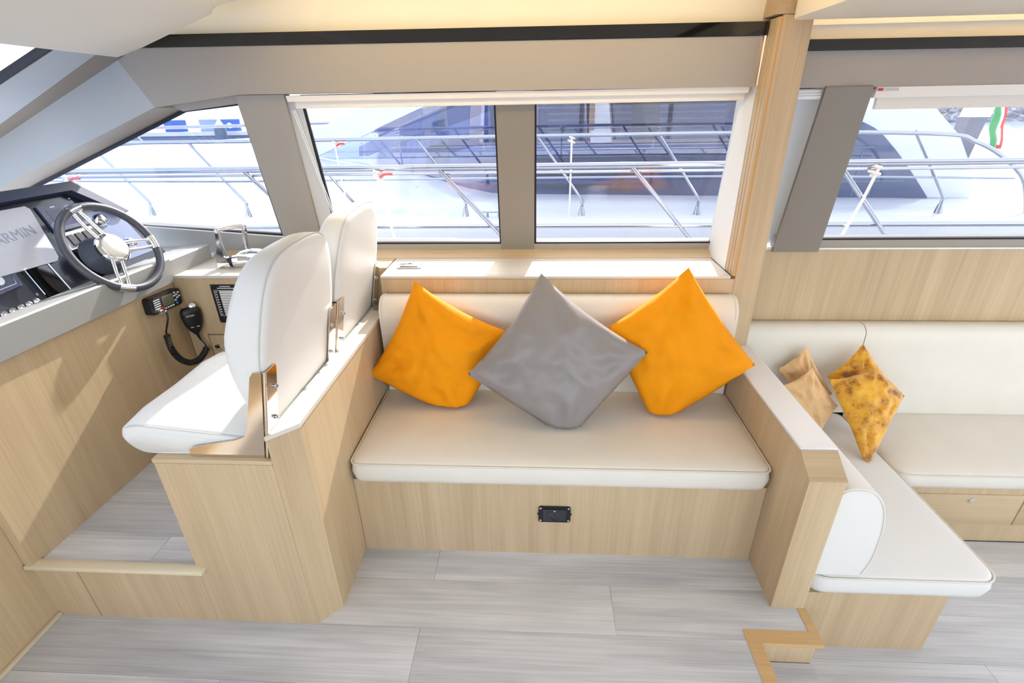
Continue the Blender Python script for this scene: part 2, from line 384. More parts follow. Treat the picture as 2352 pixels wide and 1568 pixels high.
window('window_3', None, [('sill', [(-.022, .905), (.765, .905), (.765, .940), (-.022, .940)], -.03, .014, GREY)],
       [(-.022, .938), (.80, .938), (.80, 1.545), (-.022, 1.545)], gask=.009)
window('window_4', None, [('sill', [(1.03, .905), (5.0, .905), (5.0, .952), (1.03, .952)], -.03, .012, GREY),
                          ('post', [(1.020, .908), (1.214, .908), (1.143, 1.545), (.985, 1.545)], .018, .034, DGREY),
                          ('side_liner', [(.80, .905), (1.14, .905), (1.08, 1.53), (.80, 1.53)], -.06, -.04, mat('blue_white_liner', (222, 228, 236), .5))],
       [(1.19, .950), (5.0, .950), (5.0, 1.54), (1.12, 1.54)], gask=.010)
struct('trim_14', pyz([(2.137, .80), (2.137, .885), (2.206, .914), (2.21, .80)], -1.5, .765), OAKX)
# roller blinds
def blind(x0, x1, off, label, name='roller_blind', z0=1.498, z1=1.541):
    t = thing(name, label, 'blind', ((x0+x1)/2, 2.0+off, z0))
    m = (z0+z1)/2
    obj('cassette', bevel_all(pyz([(1.965+off, m+.002), (1.958+off, z1), (2.03+off, z1), (2.03+off, m+.002)], x0, x1), .004, 2), BLINDM, t)
    obj('bottom_rail', bevel_all(bx(x0+.02, x1-.004, 1.978+off, 1.996+off, z0, m+.004), .004, 2), BLINDM, t)
    return t
b1 = blind(-.922, .722, 0, 'long white roller blind rolled up above the two centre windows')
for k in (0, 1):
    bm = B(); tube(bm, [WP(-.918+.008*k, 1.50, .03), WP(-.90+.006*k, 1.25, .028), WP(-.885+.004*k, .98, .025)], .0012, 6)
    for i in range(90):
        p = WP(-.918+.008*k+.033*i/90, 1.50-.52*i/90, .03-.005*i/90)
        bmesh.ops.create_icosphere(bm, subdivisions=1, radius=.0026, matrix=Matrix.Translation(p))
    obj('bead_chain', bm, WHITEP, b1)
b2 = blind(1.16, 4.9, .018, 'white roller blind rolled up above the right-hand window', z0=1.462, z1=1.532)
obj('warning_tag', bx(1.163, 1.177, 1.974, 1.977, 1.520, 1.529), RED, b2)
obj('maker_label', bx(1.18, 1.232, 1.974, 1.977, 1.519, 1.529), mat('pale_label', (222, 216, 208), .6), b2)
for k in range(3): obj('label_line', bx(1.183, 1.229, 1.9735, 1.9745, 1.5215+.0025*k, 1.5222+.0025*k), GREY, b2)
b3 = thing('blind_bracket', 'short white ribbed blind bracket beside the oak pillar', 'bracket', (.93, 2.05, 1.48))
obj('end_block', bevel_all(bx(.86, .985, 1.995, 2.05, 1.497, 1.531), .003), WHITEP, b3)
for k in range(3): obj('rib', bx(.86, .984, 1.991, 1.995, 1.503+.009*k, 1.508+.009*k), WHITEP, b3)
# ================================================================== OAK PILLAR
t = thing('cabin_pillar', 'upright oak pillar with vertical slats between the window bays', 'pillar', (.80, 1.92, .57))
obj('post', bevel_all(bx(.762, .858, 1.885, 2.0, .40, 1.74), .002, 1), OAKZ, t)
obj('post_core', bx(.772, .858, 2.0, 2.21, .40, 1.70), OAKZ, t)
for k in range(4):
    y = 1.899 + .027*k
    if k < 3: obj('slat', bevel_all(bx(.749, .764, y-.0135, y+.0085, .884, 1.735), .0015, 1), OAKZ, t)
obj('groove_backing', bx(.757, .764, 1.885, 1.985, .884, 1.735), mat('oak_groove', (196, 148, 84), .6), t)
rg = []
for z in (.884, .93, 1.10, 1.30, 1.545):
    xb_ = .748-.0626*(max(z, .94)-.949); yb = WY(max(z, .93))+.012
    rg.append([(.7475, 1.968, z), (xb_, yb, z), (xb_+.008, yb, z), (.7555, 1.968, z)])
obj('side_lining', loft(B(), rg), mat('pale_lining', (222, 221, 216), .45), t)
obj('side_lining', pyz([(1.972, 1.54), (2.02, 1.54), (1.99, 1.74), (1.972, 1.74)], .742, .7475), OAKZ, t)
obj('capping', pyz([(1.885, 1.741), (1.99, 1.741), (1.98, 1.92), (1.80, 1.92)], .735, .800), OAKZ, t)
# ================================================================== SHELF
t = thing('side_shelf', 'long oak shelf with a hinged lid under the centre windows', 'shelf', (.06, 2.0, .40))
obj('front_panel', bx(-.64, .762, 1.885, 1.90, .40, .871), OAKZ, t)
TOPM = wood('shelf_top_oak', 'x', (196, 186, 170), (222, 214, 200))
obj('subtop', bx(-.64, .745, 1.886, 2.14, .855, .872), mat('seam_shadow', (96, 84, 70), .8), t)
for x0, x1, y0, y1, nm in ((-.64, -.3715, 1.885, 2.098, 'top_board'), (.5575, .745, 1.885, 2.098, 'top_board'), (-.64, .745, 2.0995, 2.14, 'top_board'), (-.37, .556, 1.9065, 2.098, 'lid'), (-.3713, .5573, 1.885, 1.905, 'top_board')):
    obj(nm, bx(x0, x1, y0, y1, .872, .883, bev=.0008, seg=1), TOPM, t)
t = thing('pop_up_socket', 'flush silver pop-up socket on the shelf beside the rear helm seat', 'socket', (-.55, 2.02, .883))
bm = B(); prism(bm, rrect(-.60, -.495, 1.985, 2.045, .008), lambda x, y: (x, y, .883), lambda x, y: (x, y, .889)); obj('surround', bevel_all(bm, .002), mat('satin_silver', (190, 190, 190), .25, metal=1), t)
obj('flap', bx(-.587, -.512, 1.995, 2.032, .889, .8925, bev=.001), mat('silver_flap', (168, 168, 170), .3, metal=1), t)
obj('finger_notch', bx(-.558, -.545, 2.027, 2.036, .8895, .8935), BLACKM, t)
# ================================================================== BENCH SOFA (centre)
def piping(path, r, parent, m=PIPING, closed=False): return obj('piping', tube(B(), path, r, 8, closed), m, parent, ang=80)
def rr_path(x0, x1, y0, y1, r, z, n=6): return [(x, y, z) for x, y in rrect(x0, x1, y0, y1, r, n)]
def seat_cushion(parent, x0, x1, y0, y1, z0, z1, r=.03, crown=.012, m=LEATHER, name='seat_cushion', nx=14, ny=10, pip=True):
    """rounded box whose top swells a little"""
    bm = B(); rings = []
    o = rrect(x0, x1, y0, y1, r, 5); cx, cy = (x0+x1)/2, (y0+y1)/2
    def ring(s_in, z): return [(cx+(p[0]-cx)*(1-2*s_in/(x1-x0)), cy+(p[1]-cy)*(1-2*s_in/(y1-y0)), z) for p in o]
    rings += [ring(.012, z0), ring(.003, z0+.006), ring(0, z0+.02), ring(-.004, (z0+z1)/2), ring(0, z1-.012), ring(.004, z1-.004), ring(.012, z1)]
    for q in (.04, .09, .16):
        if 2*q < min(x1-x0, y1-y0)*.9: rings.append(ring(q, z1+crown*math.sin(min(1, q/.16)*math.pi/2)))
    loft(bm, rings)
    c = obj(name, bm, m, parent, ang=60)
    if pip: piping([p for p in ring(-.001, z1-.007)], .0035, c, PIPING, True)
    return c
t = thing('bench_sofa', 'cream leather bench sofa with oak base below the three pillows', 'sofa', (.06, 1.6, 0))
obj('base_panel', bx(-.641, .764, 1.318, 1.336, 0, .332), OAKZ, t)
obj('seat_platform', bx(-.641, .764, 1.336, 1.884, .30, .332), OAKX, t)
seat_cushion(t, -.634, .758, 1.296, 1.785, .334, .421)
prof = [(1.775, .40), (1.775, .74)] + [(1.83-.055*math.cos(a), .755+.065*math.sin(a)) for a in [math.radians(k) for k in (15, 30, 45, 60, 75, 90)]] + [(1.862, .818), (1.884, .80), (1.884, .40)]
bm = pyz([(y-(.0 if z < .41 else .006*math.sin((z-.4)/.42*math.pi)), z) for y, z in prof], -.628, .756)
bevel_all(bm, .02, 4, 60)
bc = obj('back_cushion', bm, LEATHER, t, ang=50)
for x in (-.618, .746): piping([(x, y-.001, z) for y, z in prof[1:-2]], .0028, bc)
# socket in the base panel
t = thing('wall_socket', 'black three-pin power socket set in the oak sofa base', 'socket', (.06, 1.317, .195))
SX, SZ, SY = .0605, .196, 1.3165
bm = B(); prism(bm, rrect(SX-.056, SX+.056, SZ-.035, SZ+.035, .008), lambda x, z: (x, SY+.001, z), lambda x, z: (x, SY-.005, z)); obj('plate', bevel_all(bm, .0012, 1), BLACKM, t)
SOCK = mat('socket_grey', (46, 50, 56), .4)
bm = B(); prism(bm, rrect(SX-.040, SX+.040, SZ-.026, SZ+.026, .003), lambda x, z: (x, SY-.004, z), lambda x, z: (x, SY-.008, z)); obj('surround', bm, SOCK, t)
obj('insert', bevel_all(bx(SX-.026, SX+.026, SY-.010, SY-.007, SZ-.018, SZ+.016), .001, 1), SOCK, t)
for x, z, wx, wz in ((0, .002, .0025, .005), (-.011, -.011, .005, .0025), (.011, -.011, .005, .0025), (0, -.020, .006, .0015)):
    obj('slot', bx(SX+x-wx, SX+x+wx, SY-.0108, SY-.0098, SZ+z-wz, SZ+z+wz), BLACKG, t)
obj('indicator', bx(SX-.004, SX+.004, SY-.0092, SY-.008, SZ+.0185, SZ+.0205), INK, t)
for sx in (-1, 1):
    obj('lug', bx(SX+sx*.0575-.002, SX+sx*.0575+.002, SY-.004, SY, SZ-.003, SZ+.003), BLACKM, t)
    for sz in (-1, 1): obj('screw', disc(B(), (SX+sx*.049, SY-.0045, SZ+sz*.028), (0, -1, 0), [(.004, 0), (.004, .001), (.003, .0018), (0, .0018)], 12), mat('screw_head', (190, 186, 180), .3, metal=.8), t)
# ================================================================== PARTITIONS
t = thing('low_partition', 'oak partition with chamfered end beside the left helm seats', 'partition', (-.67, 1.45, 0))
obj('panel', bevel_all(pxy([(-.704, 1.012), (-.6425, 1.076), (-.6425, 1.8845), (-.704, 1.8845)], 0, .722), .0035, 1), OAKZ, t)
obj('capping', bevel_all(pxy([(-.706, 1.010), (-.6405, 1.075), (-.6405, 1.8845), (-.706, 1.8845)], .7225, .735), .002, 1), mat('pale_cap', (212, 203, 190), .4), t)
t = thing('low_partition', 'oak partition between the sofa and the lower white corner bench', 'partition', (.82, 1.5, 0))
obj('panel', bevel_all(pyz([(1.127, -.016), (1.127, .527), (1.205, .575), (1.8845, .575), (1.8845, -.016)], .765, .868), .0015, 1), OAKZ, t)
obj('front_capping', bevel_all(pyz([(1.1255, .5275), (1.1255, .5305), (1.204, .5795), (1.2055, .5765)], .764, .869), .0006, 1), OAKX, t)
obj('capping', bevel_all(bx(.764, .869, 1.2055, 1.8845, .5755, .586), .002, 1), mat('white_cap', (224, 222, 218), .4), t)
# ================================================================== HELM SEAT PEDESTAL
t = thing('seat_pedestal', 'oak box pedestal carrying the two white helm seats', 'pedestal', (-.87, 1.45, 0))
obj('body', bx(-1.034, -.7045, 1.0115, 1.884, 0, .643), OAKZ, t)
obj('top_board', bevel_all(bx(-1.036, -.7045, 1.0095, 1.884, .6445, .658), .0012, 1), OAKX, t)
# ================================================================== HELM SEATS
def seat_outline(n=56):
    """(y offset, z) loop of the backrest seen from behind"""
    half = [(.0, .722), (.10, .722), (.17, .726), (.208, .745), (.222, .80), (.228, .88), (.226, .96), (.217, 1.03), (.200, 1.10), (.17, 1.152), (.125, 1.18), (.06, 1.190), (.0, 1.191)]
    L_ = smoothpath([(a, b, 0) for a, b in half], 3)
    right = [(p.x, p.y) for p in L_]; left = [(-p.x, p.y) for p in reversed(L_[1:-1])]
    return right + left
def helm_seat(yc, label):
    t = thing('helm_chair', label, 'chair', (-.87, yc, .6585), 'helm chairs')
    xb = lambda z: -.728 + .2*(z-.65)
    ol = seat_outline(); zc = .96
    def thick(z): return .012 + .095*max(0, math.sin(min(1, max(0, (z-.72)/.30))*math.pi/2)) - .025*max(0, (z-1.0)/.19)
    def ring(s, d, extra=0):
        out = []
        for a, z in ol:
            zz = zc + (z-zc)*s; out.append((xb(zz) - d*thick(zz) - extra, yc + a*s, zz))
        return out
    bm = B()
    loft(bm, [ring(.05, -.03), ring(.5, -.03), ring(.88, -.02), ring(.965, .0), ring(.99, .10), ring(1, .22), ring(1.0, .5), ring(.985, .8), ring(.95, .96), ring(.86, 1.06), ring(.6, 1.14), ring(.3, 1.17), ring(.05, 1.18)])
    bk = obj('backrest', bm, WLEATHER, t, ang=70)
    piping(ring(.994, .09), .0016, bk, mat('seam_shade', (196, 192, 182), .6), True)
    # seat pan: rises toward the front edge, rolled nose
    def prof(y_s):
        return [(p.x, p.y) for p in smoothpath([(a, b, 0) for a, b in [(-.735, .668), (-.735, .705), (-.76, .716), (-.86, .728), (-.98, .742), (-1.06, .750), (-1.10, .744), (-1.122, .724), (-1.118, .700), (-1.09, .668), (-1.055, .6595), (-.95, .6595), (-.80, .6595)]], 3)]
    rg = []
    for s_, dz, sh in ((-1, -.020, .92), (-.985, -.006, .97), (-.94, 0, 1), (-.6, .010, 1), (0, .006, 1), (.6, .010, 1), (.94, 0, 1), (.985, -.006, .97), (1, -.020, .92)):
        rg.append([(-.92 + (x+.92)*sh, yc + s_*.222, z + dz*min(1, max(0, (z-.662)/.06))) for x, z in prof(s_)])
    cs = obj('seat_cushion', loft(B(), rg), WLEATHER, t, ang=70)
    for s_ in (-1, 1):
        piping([(x, yc+s_*.2195, z-.004) for x, z in prof(0)[4:19]], .0016, cs, mat('seam_shade', (196, 192, 182), .6))
    # brackets on both sides
    for s_ in (-1, 1):
        y0 = yc + s_*.2285; y1 = y0 + s_*.005
        poly = [(-.728, .6585), (-.925, .6585), (-.931, .665), (-.930, .682), (-.918, .690), (-.80, .713), (-.768, .726), (-.757, .745), (-.746, .78), (-.724, .85), (-.708, .905), (-.698, .918), (-.675, .918)]
        bm = B(); prism(bm, poly, lambda x, z: (x, y0, z), lambda x, z: (x, y1, z)); br = obj('bracket', bevel_all(bm, .001, 1), BRUSH, t)
        fl_ = [(y1, .6585), (y0 - s_*.052, .70), (y0 - s_*.050, .905), (y0 - s_*.046, .918), (y1, .918)]
        bm = B(); prism(bm, fl_, lambda y, z: (xb(z)+.006, y, z), lambda y, z: (xb(z)+.010, y, z)); obj('flange', bm, BRUSH, br)
        obj('corner_post', tube(B(), [(xb(.659)+.006, y1-s_*.001, .659), (xb(.918)+.006, y1-s_*.001, .918)], .0045, 10), BRUSH, br)
        for z in (.765, .86):
            obj('bolt', disc(B(), (xb(z)+.0102, y0 - s_*.036, z), (1, 0, -.2), [(.006, 0), (.006, .003), (.004, .005), (.004, .009), (0, .009)], 10), STEEL, br)
    obj('lower_roll', tube(B(), [(-.702, yc-.215, .722), (-.702, yc+.215, .722)], .014, 12), mat('grey_vinyl', (170, 174, 170), .5), t)
    return t
helm_seat(1.256, 'white leather helm chair nearest the step with chrome corner bracket')
helm_seat(1.742, 'white leather helm chair farther back beside the window shelf')
# ================================================================== SIDE CABINET (port of the wheel)
t = thing('side_cabinet', 'oak side cabinet carrying the chrome throttle by the helm', 'cabinet', (-1.2, 2.0, .24))
obj('body', bx(-1.518, -1.165, 1.886, 2.135, .24, .872), OAKZ, t)
obj('top_board', bevel_all(bx(-1.518, -1.165, 1.884, 2.135, .8725, .885), .0015, 1), TOPM, t)
d = obj('door', bx(-1.432, -1.19, 1.882, 1.886, .30, .617, bev=.001), OAKZ, t)
obj('ring_pull', disc(B(), (-1.402, 1.881, .558), (0, -1, 0), [(.016, 0), (.016, .002), (.010, .003), (.009, .0015), (0, .0015)], 20), CHROME, d)
for a in ((-1.436, -1.432, .30, .621), (-1.436, -1.19, .617, .621)): obj('door_gap', bx(a[0], a[1], 1.8845, 1.8858, a[2], a[3]), mat('seam_shadow', (96, 84, 70), .8), t)
struct('wall_recess', bx(-1.16, -.645, 1.995, 2.135, .24, .884), OAKZ)
# breaker panel
t = thing('breaker_panel', 'black breaker panel with white list, below the throttle', 'panel', (-1.30, 1.885, .76))
px0, px1, pz0, pz1, py = -1.362, -1.235, .677, .848, 1.8855
obj('plate', bevel_all(bx(px0, px1, py-.004, py, pz0, pz1), .001, 1), BLACKM, t)
bm = B()
for a in ((px0+.012, px1-.012, .822, .8235), (px0+.012, px1-.012, .709, .7105), (px0+.012, px0+.0135, .709, .8235), (px1-.0135, px1-.012, .709, .8235)): box(bm, a[0], a[1], py-.0046, py-.004, a[2], a[3])
obj('border_line', bm, INK, t)
for k in range(10):
    z = .8155-.0110*k
    obj('label_strip', bx(px0+.034, px1-.02, py-.0048, py-.0038, z-.0046, z+.0046), mat('label_card', (214, 212, 206), .6), t)
    obj('breaker_button', bx(px0+.018, px0+.024, py-.006, py-.004, z-.002, z+.002), INK, t)
for z, a in ((.840, .022), (.832, .034)):
    bm = B(); x = (px0+px1)/2-a
    while x < (px0+px1)/2+a:
        wd = random.uniform(.002, .005); box(bm, x, x+wd, py-.0046, py-.0038, z-.0018, z+.0018); x += wd+.001
    obj('title_print', bm, INK, t)
obj('emblem', disc(B(), (px0+.064, py-.004, .690), (0, -1, 0), [(.007, 0), (.007, .0006), (0, .0006)], 8), mat('emblem_blue', (170, 200, 214), .4), t)
for x in (px0+.006, px1-.006):
    for z in (pz0+.006, pz1-.006): obj('screw', disc(B(), (x, py-.004, z), (0, -1, 0), [(.003, 0), (.003, .001), (0, .001)], 10), STEEL, t)
# throttle
t = thing('throttle_control', 'chrome twin throttle lever standing on the side cabinet', 'throttle', (-1.28, 2.02, .885))
bm = B(); rg = []
for k in range(13):
    a = math.pi*k/12; x = -1.235 - .105*math.cos(a) ; h = .072*math.sin(a)**.8 if 0 < k < 12 else .002
    wv = .042*(.55+.45*math.sin(a))
    rg.append([(x, 2.045+wv*math.cos(b), .885+h*max(0, math.sin(b))**.7) for b in [math.pi*q/10 for q in range(11)]] + [(x, 2.045, .885)])
loft(bm, rg); obj('housing', bm, CHROME, t, ang=60)
def taper_bar(pts, wd, th, m, parent, name):
    return obj(name, bevel_all(loft(B(), [[Vector(p)+Vector((0, -w_, 0)), Vector(p)+Vector((0, w_, 0)), Vector(p)+Vector((h_, w_, .3*h_)), Vector(p)+Vector((h_, -w_, .3*h_))] for p, w_, h_ in zip(pts, wd, th)]), .003, 2), m, parent)
taper_bar([(-1.375, 2.0, .887), (-1.376, 2.0, .925), (-1.358, 2.0, .98), (-1.352, 2.0, 1.04)], [.014, .013, .010, .008], [.055, .038, .016, .014], CHROME, t, 'lever')
taper_bar([(-1.305, 2.09, .93), (-1.296, 2.09, .98), (-1.286, 2.09, 1.04)], [.008, .008, .007], [.016, .014, .014], CHROME, t, 'lever')
obj('grip', tube(B(), smoothpath([(-1.346, 1.995, 1.035), (-1.342, 2.0, 1.046), (-1.31, 2.05, 1.05), (-1.283, 2.085, 1.046), (-1.28, 2.092, 1.035)], 5), .0095, 12), CHROME, t)
obj('pivot', disc(B(), (-1.325, 2.0, .91), (1, .3, 0), [(.02, 0), (.022, .006), (.022, .016), (.016, .018)], 18), BLACKM, t)
obj('pivot_collar', disc(B(), (-1.312, 2.005, .91), (1, .3, 0), [(.026, 0), (.028, .01), (.03, .03), (.025, .06)], 18), CHROME, t)
# ================================================================== HELM CONSOLE
t = thing('helm_console', 'oak helm console with grey lip and dark instrument dash', 'console', (-1.58, 1.5, .24))
obj('face_panel', pxy([(hw(1.0), 1.0), (hw(1.885), 1.885), (hw(1.885), 2.135), (hw(1.885)-.03, 2.135), (hw(1.0)-.03, 1.0)], .24, .86), OAKZ, t)
def lx(y): return -1.528 + .035*(y-1.2)
lp = [(.98, .0), (2.137, 0)]
bm = loft(B(), [[(lx(y), y, .862), (lx(y)+.002, y, .955), (lx(y)-.004, y, .960), (-1.60, y, .955), (-1.66, y, .935), (-1.66, y, .862)] for y in (.9, 1.886)])
obj('lip', bevel_all(bm, .002, 1), CONSOLE, t)
bm = loft(B(), [[(lx(y), y, .8855), (lx(y)+.002, y, .948), (lx(y)-.004, y, .953), (-1.60, y, .95), (-1.66, y, .93), (-1.66, y, .8855)] for y in (1.8865, 2.137)])
obj('lip_return', bevel_all(bm, .002, 1), CONSOLE, t)
TD = math.radians(65); DX, DZ = -1.62, .94
DN = Vector((math.sin(TD), 0, math.cos(TD))); DU = Vector((-math.cos(TD), 0, math.sin(TD)))
def DP(y, s, h=0): return Vector((DX, y, DZ)) + DU*s + DN*h
def dslab(poly, h0, h1): return prism(B(), poly, lambda y, s: DP(y, s, h0), lambda y, s: DP(y, s, h1))
dash = obj('dash_panel', dslab([(.9, -.02), (2.03, -.02), (2.03, .04), (1.96, .20), (1.87, .283), (1.815, .335), (.9, .345)], -.03, 0), DASHB, t)
obj('hood', bevel_all(dslab([(.9, .326), (1.805, .318), (1.862, .270), (1.94, .20), (1.975, .20), (1.895, .285), (1.83, .350), (.9, .362)], -.04, .030), .008, 3), mat('hood_vinyl', (52, 60, 82), .45), t)
obj('dash_end_pad', bevel_all(bx(-1.75, -1.60, 1.99, 2.13, .90, .945), .004), CONSOLE, t)
obj('screen_cover', bevel_all(dslab([(1.22, .118), (1.574, .106), (1.588, .118), (1.628, .288), (1.618, .300), (1.22, .305)], 0, .012), .003, 2), COVERP, t)
ex = Vector((0, 1, 0)) + DU*.0
M = frame(DP(1.499, .216, .0122), Vector((0, 1, 0)) + DU*.06, DU + Vector((0, .25, 0)))
obj('cover_lettering', text_mesh('GARMIN', .046, .0006, M), LETTER, t, smooth=False)
obj('chart_display', bevel_all(dslab([(1.650, .195), (1.80, .195), (1.80, .290), (1.655, .292)], 0, .008), .002, 1), mat('display_bezel', (74, 84, 112), .3), t)
obj('display_screen', dslab([(1.672, .210), (1.79, .210), (1.79, .270), (1.676, .272)], .008, .0086), SCREENB, t)
obj('display_print', dslab([(1.70, .279), (1.718, .279), (1.718, .283), (1.70, .283)], .008, .0086), INK, t)
gp = obj('switch_plate', bevel_all(dslab([(1.655, .125), (1.80, .125), (1.80, .188), (1.655, .188)], 0, .004), .001, 1), COVERP, t)
for k in range(4):
    y = 1.675+.033*k
    obj('rocker_switch', bevel_all(dslab([(y, .138), (y+.02, .138), (y+.02, .176), (y, .176)], .004, .010), .002, 1), BLACKM, gp)
obj('gauge_plate', bevel_all(dslab([(1.81, .03), (1.975, .03), (1.955, .17), (1.90, .23), (1.81, .235)], 0, .004), .002, 1), mat('gauge_plate_blue', (120, 134, 166), .3), t)
for y, s_, rr in ((1.849, .196, .024), (1.893, .083, .022)):
    g = obj('chrome_knob', disc(B(), DP(y, s_, 0), DN, [(rr*1.15, 0), (rr*1.15, .006), (rr, .010), (rr*.95, .016), (rr*.7, .022), (0, .024)], 24), CHROME, t, ang=60)
# storage pocket
pk = obj('storage_pocket', bevel_all(dslab([(1.462, .005), (1.535, -.008), (1.548, .125), (1.47, .125)], .0, .006), .001, 1), BLACKG, t)
obj('pocket_rim', tube(B(), [DP(1.455, .02, .008), DP(1.460, .128, .008), DP(1.54, .131, .008), DP(1.541, -.004, .008)], .0022, 6), STEEL, t)
lo_ = obj('lower_panel', bevel_all(dslab([(1.25, .060), (1.418, .070), (1.436, .140), (1.25, .150)], 0, .008), .002, 1), mat('display_bezel', (74, 84, 112), .3), t)
obj('panel_outline', tube(B(), [DP(1.26, .075, .009), DP(1.405, .080, .009), DP(1.420, .130, .009), DP(1.26, .138, .009)], .0012, 6), INK, lo_)
obj('dial', disc(B(), DP(1.368, .105, .008), DN, [(.016, 0), (.016, .001), (.012, .0015), (.010, .001), (0, .001)], 20), INK, lo_)
for k in range(5):
    y = 1.312+.027*k
    obj('push_button', disc(B(), DP(y, .010, .0), DN, [(.011, 0), (.011, .004), (.009, .007), (0, .008)], 16), CHROME, t)
for y, s_ in ((1.525, .140), (1.44, .03), (1.803, .300), (1.425, .09)):
    obj('screw', disc(B(), DP(y, s_, 0), DN, [(.005, 0), (.005, .001), (.003, .0025), (0, .0028)], 12), STEEL, t)
# ------------------------------------------------------------------ steering wheel
WC = Vector((-1.56, 1.712, 1.05)); Wn = Vector((.881, -.073, .468)).normalized()
Wu = Vector((0, 0, 1)).cross(Wn).normalized(); Wv = Wn.cross(Wu)
def WW(a, r, h=0): return WC + r*(math.cos(a)*Wu + math.sin(a)*Wv) + Wn*h
t = thing('steering_wheel', 'dark leather steering wheel with three chrome double spokes', 'steering wheel', tuple(WC))
obj('rim', tube(B(), [WW(2*math.pi*k/64, .164) for k in range(64)], .0145, 14, True), RIM, t, ang=80)
for deg in (101.5, -9, -117):
    a = math.radians(deg)
    obj('rim_clip', tube(B(), [WW(a+math.radians(q), .164) for q in (-9, -5, 0, 5, 9)], .0158, 14), CHROME, t, ang=80)
    sp = obj('spoke', tube(B(), [WW(a-.32, .050, -.004), WW(a-.15, .11, -.003), WW(a-.09, .152, 0)], [.0075, .0065, .0075], 10), CHROME, t)
    obj('spoke', tube(B(), [WW(a+.32, .050, -.004), WW(a+.15, .11, -.003), WW(a+.09, .152, 0)], [.0075, .0065, .0075], 10), CHROME, t)
obj('hub', disc(B(), WC-Wn*.02, Wn, [(.05, 0), (.058, .008), (.058, .018), (.052, .024), (.046, .028)], 36), CHROME, t)
obj('hub_cap', disc(B(), WC-Wn*.02, Wn, [(.044, .026), (.044, .031), (.038, .037), (.025, .042), (0, .044)], 36), mat('hub_white', (236, 232, 224), .2), t, ang=60)
obj('column', disc(B(), WC-Wn*.075, Wn, [(.075, 0), (.07, .02), (.052, .045), (.048, .056)], 30), mat('column_grey', (76, 82, 96), .4), t)
# ------------------------------------------------------------------ VHF radio, fist microphone and coiled cord
t = thing('vhf_radio', 'black marine radio with small grey display on the oak console', 'radio', (-1.49, 1.79, .81))
xf = lambda y: hw(y)+.001
Mr = frame((hw(1.79)+.0, 1.79, .809), (.03, 1, -.055), (0, 0, 1))     # x along the front, y up, z out of the face
def rl(x, y, z): return Mr @ Vector((x, y, z))
def rp_(poly, h0, h1): return prism(B(), poly, lambda x, y: rl(x, y, h0), lambda x, y: rl(x, y, h1))
obj('body', bevel_all(rp_(rrect(-.083, .083, -.034, .034, .012), 0, .030), .006, 3), BLACKM, t)
obj('face_trim', rp_([(-.070, -.028), (-.018, -.028), (-.010, .026), (.03, .032), (-.060, .032)], .030, .0306), mat('radio_bronze', (66, 60, 58), .3), t)
for k in range(5): obj('grille_slot', rp_([(-.064, -.016+.0085*k), (-.032, -.016+.0085*k), (-.032, -.0125+.0085*k), (-.064, -.0125+.0085*k)], .0304, .0312), INK, t)
obj('display', bevel_all(rp_(rrect(-.020, .038, -.016, .024, .004), .029, .0325), .001, 1), mat('display_frame', (120, 118, 110), .3), t)
obj('display_screen', rp_(rrect(-.014, .034, -.012, .020, .002), .0325, .0330), LCD, t)
for i, (x, y) in enumerate([(.05, .022), (.046, .010), (.058, .012), (.070, .018), (.060, -.001), (.072, .003), (.048, -.008)] + [(-.012+.014*k, -.024) for k in range(4)]):
    obj('button', bevel_all(rp_(rrect(x-.0045, x+.0045, y-.0032, y+.0032, .0015, 2), .029, .0328), .0006, 1), INK, t)
obj('channel_button', disc(B(), rl(.052, -.021, .030), Mr.to_3x3() @ Vector((0, 0, 1)), [(.005, 0), (.005, .003), (0, .0035)], 14), mat('blue_button', (40, 140, 220), .4), t)
obj('plug', disc(B(), rl(-.048, -.026, .03), Mr.to_3x3() @ Vector((0, 0, 1)), [(.010, 0), (.010, .012), (.006, .014), (.006, .03), (.004, .032)], 16), CHROME, t)
obj('red_tab', bevel_all(rp_([(-.035, -.024), (-.022, -.024), (-.022, -.014), (-.035, -.014)], .03, .036), .001, 1), RED, t)
# microphone: hangs from a clip in the corner of console and cabinet
mc = Vector((-1.460, 1.854, .703)); Mm = frame(mc, (.75, .62, 0), (.10, -.04, 1)) @ Matrix.Scale(1.18, 4)
t = thing('fist_microphone', 'black hand microphone hung in the corner below the radio', 'microphone', tuple(mc))
def ml(x, y, z): return Mm @ Vector((x, y, z))
bm = B(); rg = []
for y, hwid, th in ((.046, .016, .008), (.044, .026, .013), (.034, .032, .016), (.012, .033, .017), (-.015, .029, .016), (-.038, .020, .013), (-.052, .010, .009), (-.058, .007, .007)):
    rg.append([ml(hwid*math.copysign(abs(math.cos(a))**.7, math.cos(a)), y, th*math.copysign(abs(math.sin(a))**.8, math.sin(a))) for a in [2*math.pi*k/20 for k in range(20)]])
obj('body', loft(bm, rg), BLACKM, t, ang=60)
obj('strain_relief', tube(B(), [ml(0, -.054, 0), ml(.003, -.07, 0), ml(.006, -.085, 0)], [.007, .0055, .004], 10), BLACKM, t)
obj('hanger_clip', disc(B(), ml(.012, .052, .0), Mm.to_3x3() @ Vector((0, .4, 1)), [(.011, -.004), (.012, .004), (.006, .006)], 14), CHROME, t)
obj('maker_mark', text_mesh('ICOM', .010, .0003, Mm @ Matrix.Translation((-.004, .022, .0172))), INK, t, smooth=False)
for x in (-.008, .010): obj('vent_slot', prism(B(), rrect(x-.005, x+.005, -.024, -.0225, .0006, 2), lambda a, b: ml(a, b, .0130), lambda a, b: ml(a, b, .0165)), INK, t)
cp = smoothpath([ml(.006, -.085, 0), (-1.446, 1.861, .588), (-1.443, 1.862, .572)], 8)
P0 = rl(-.048, -.026, .06)
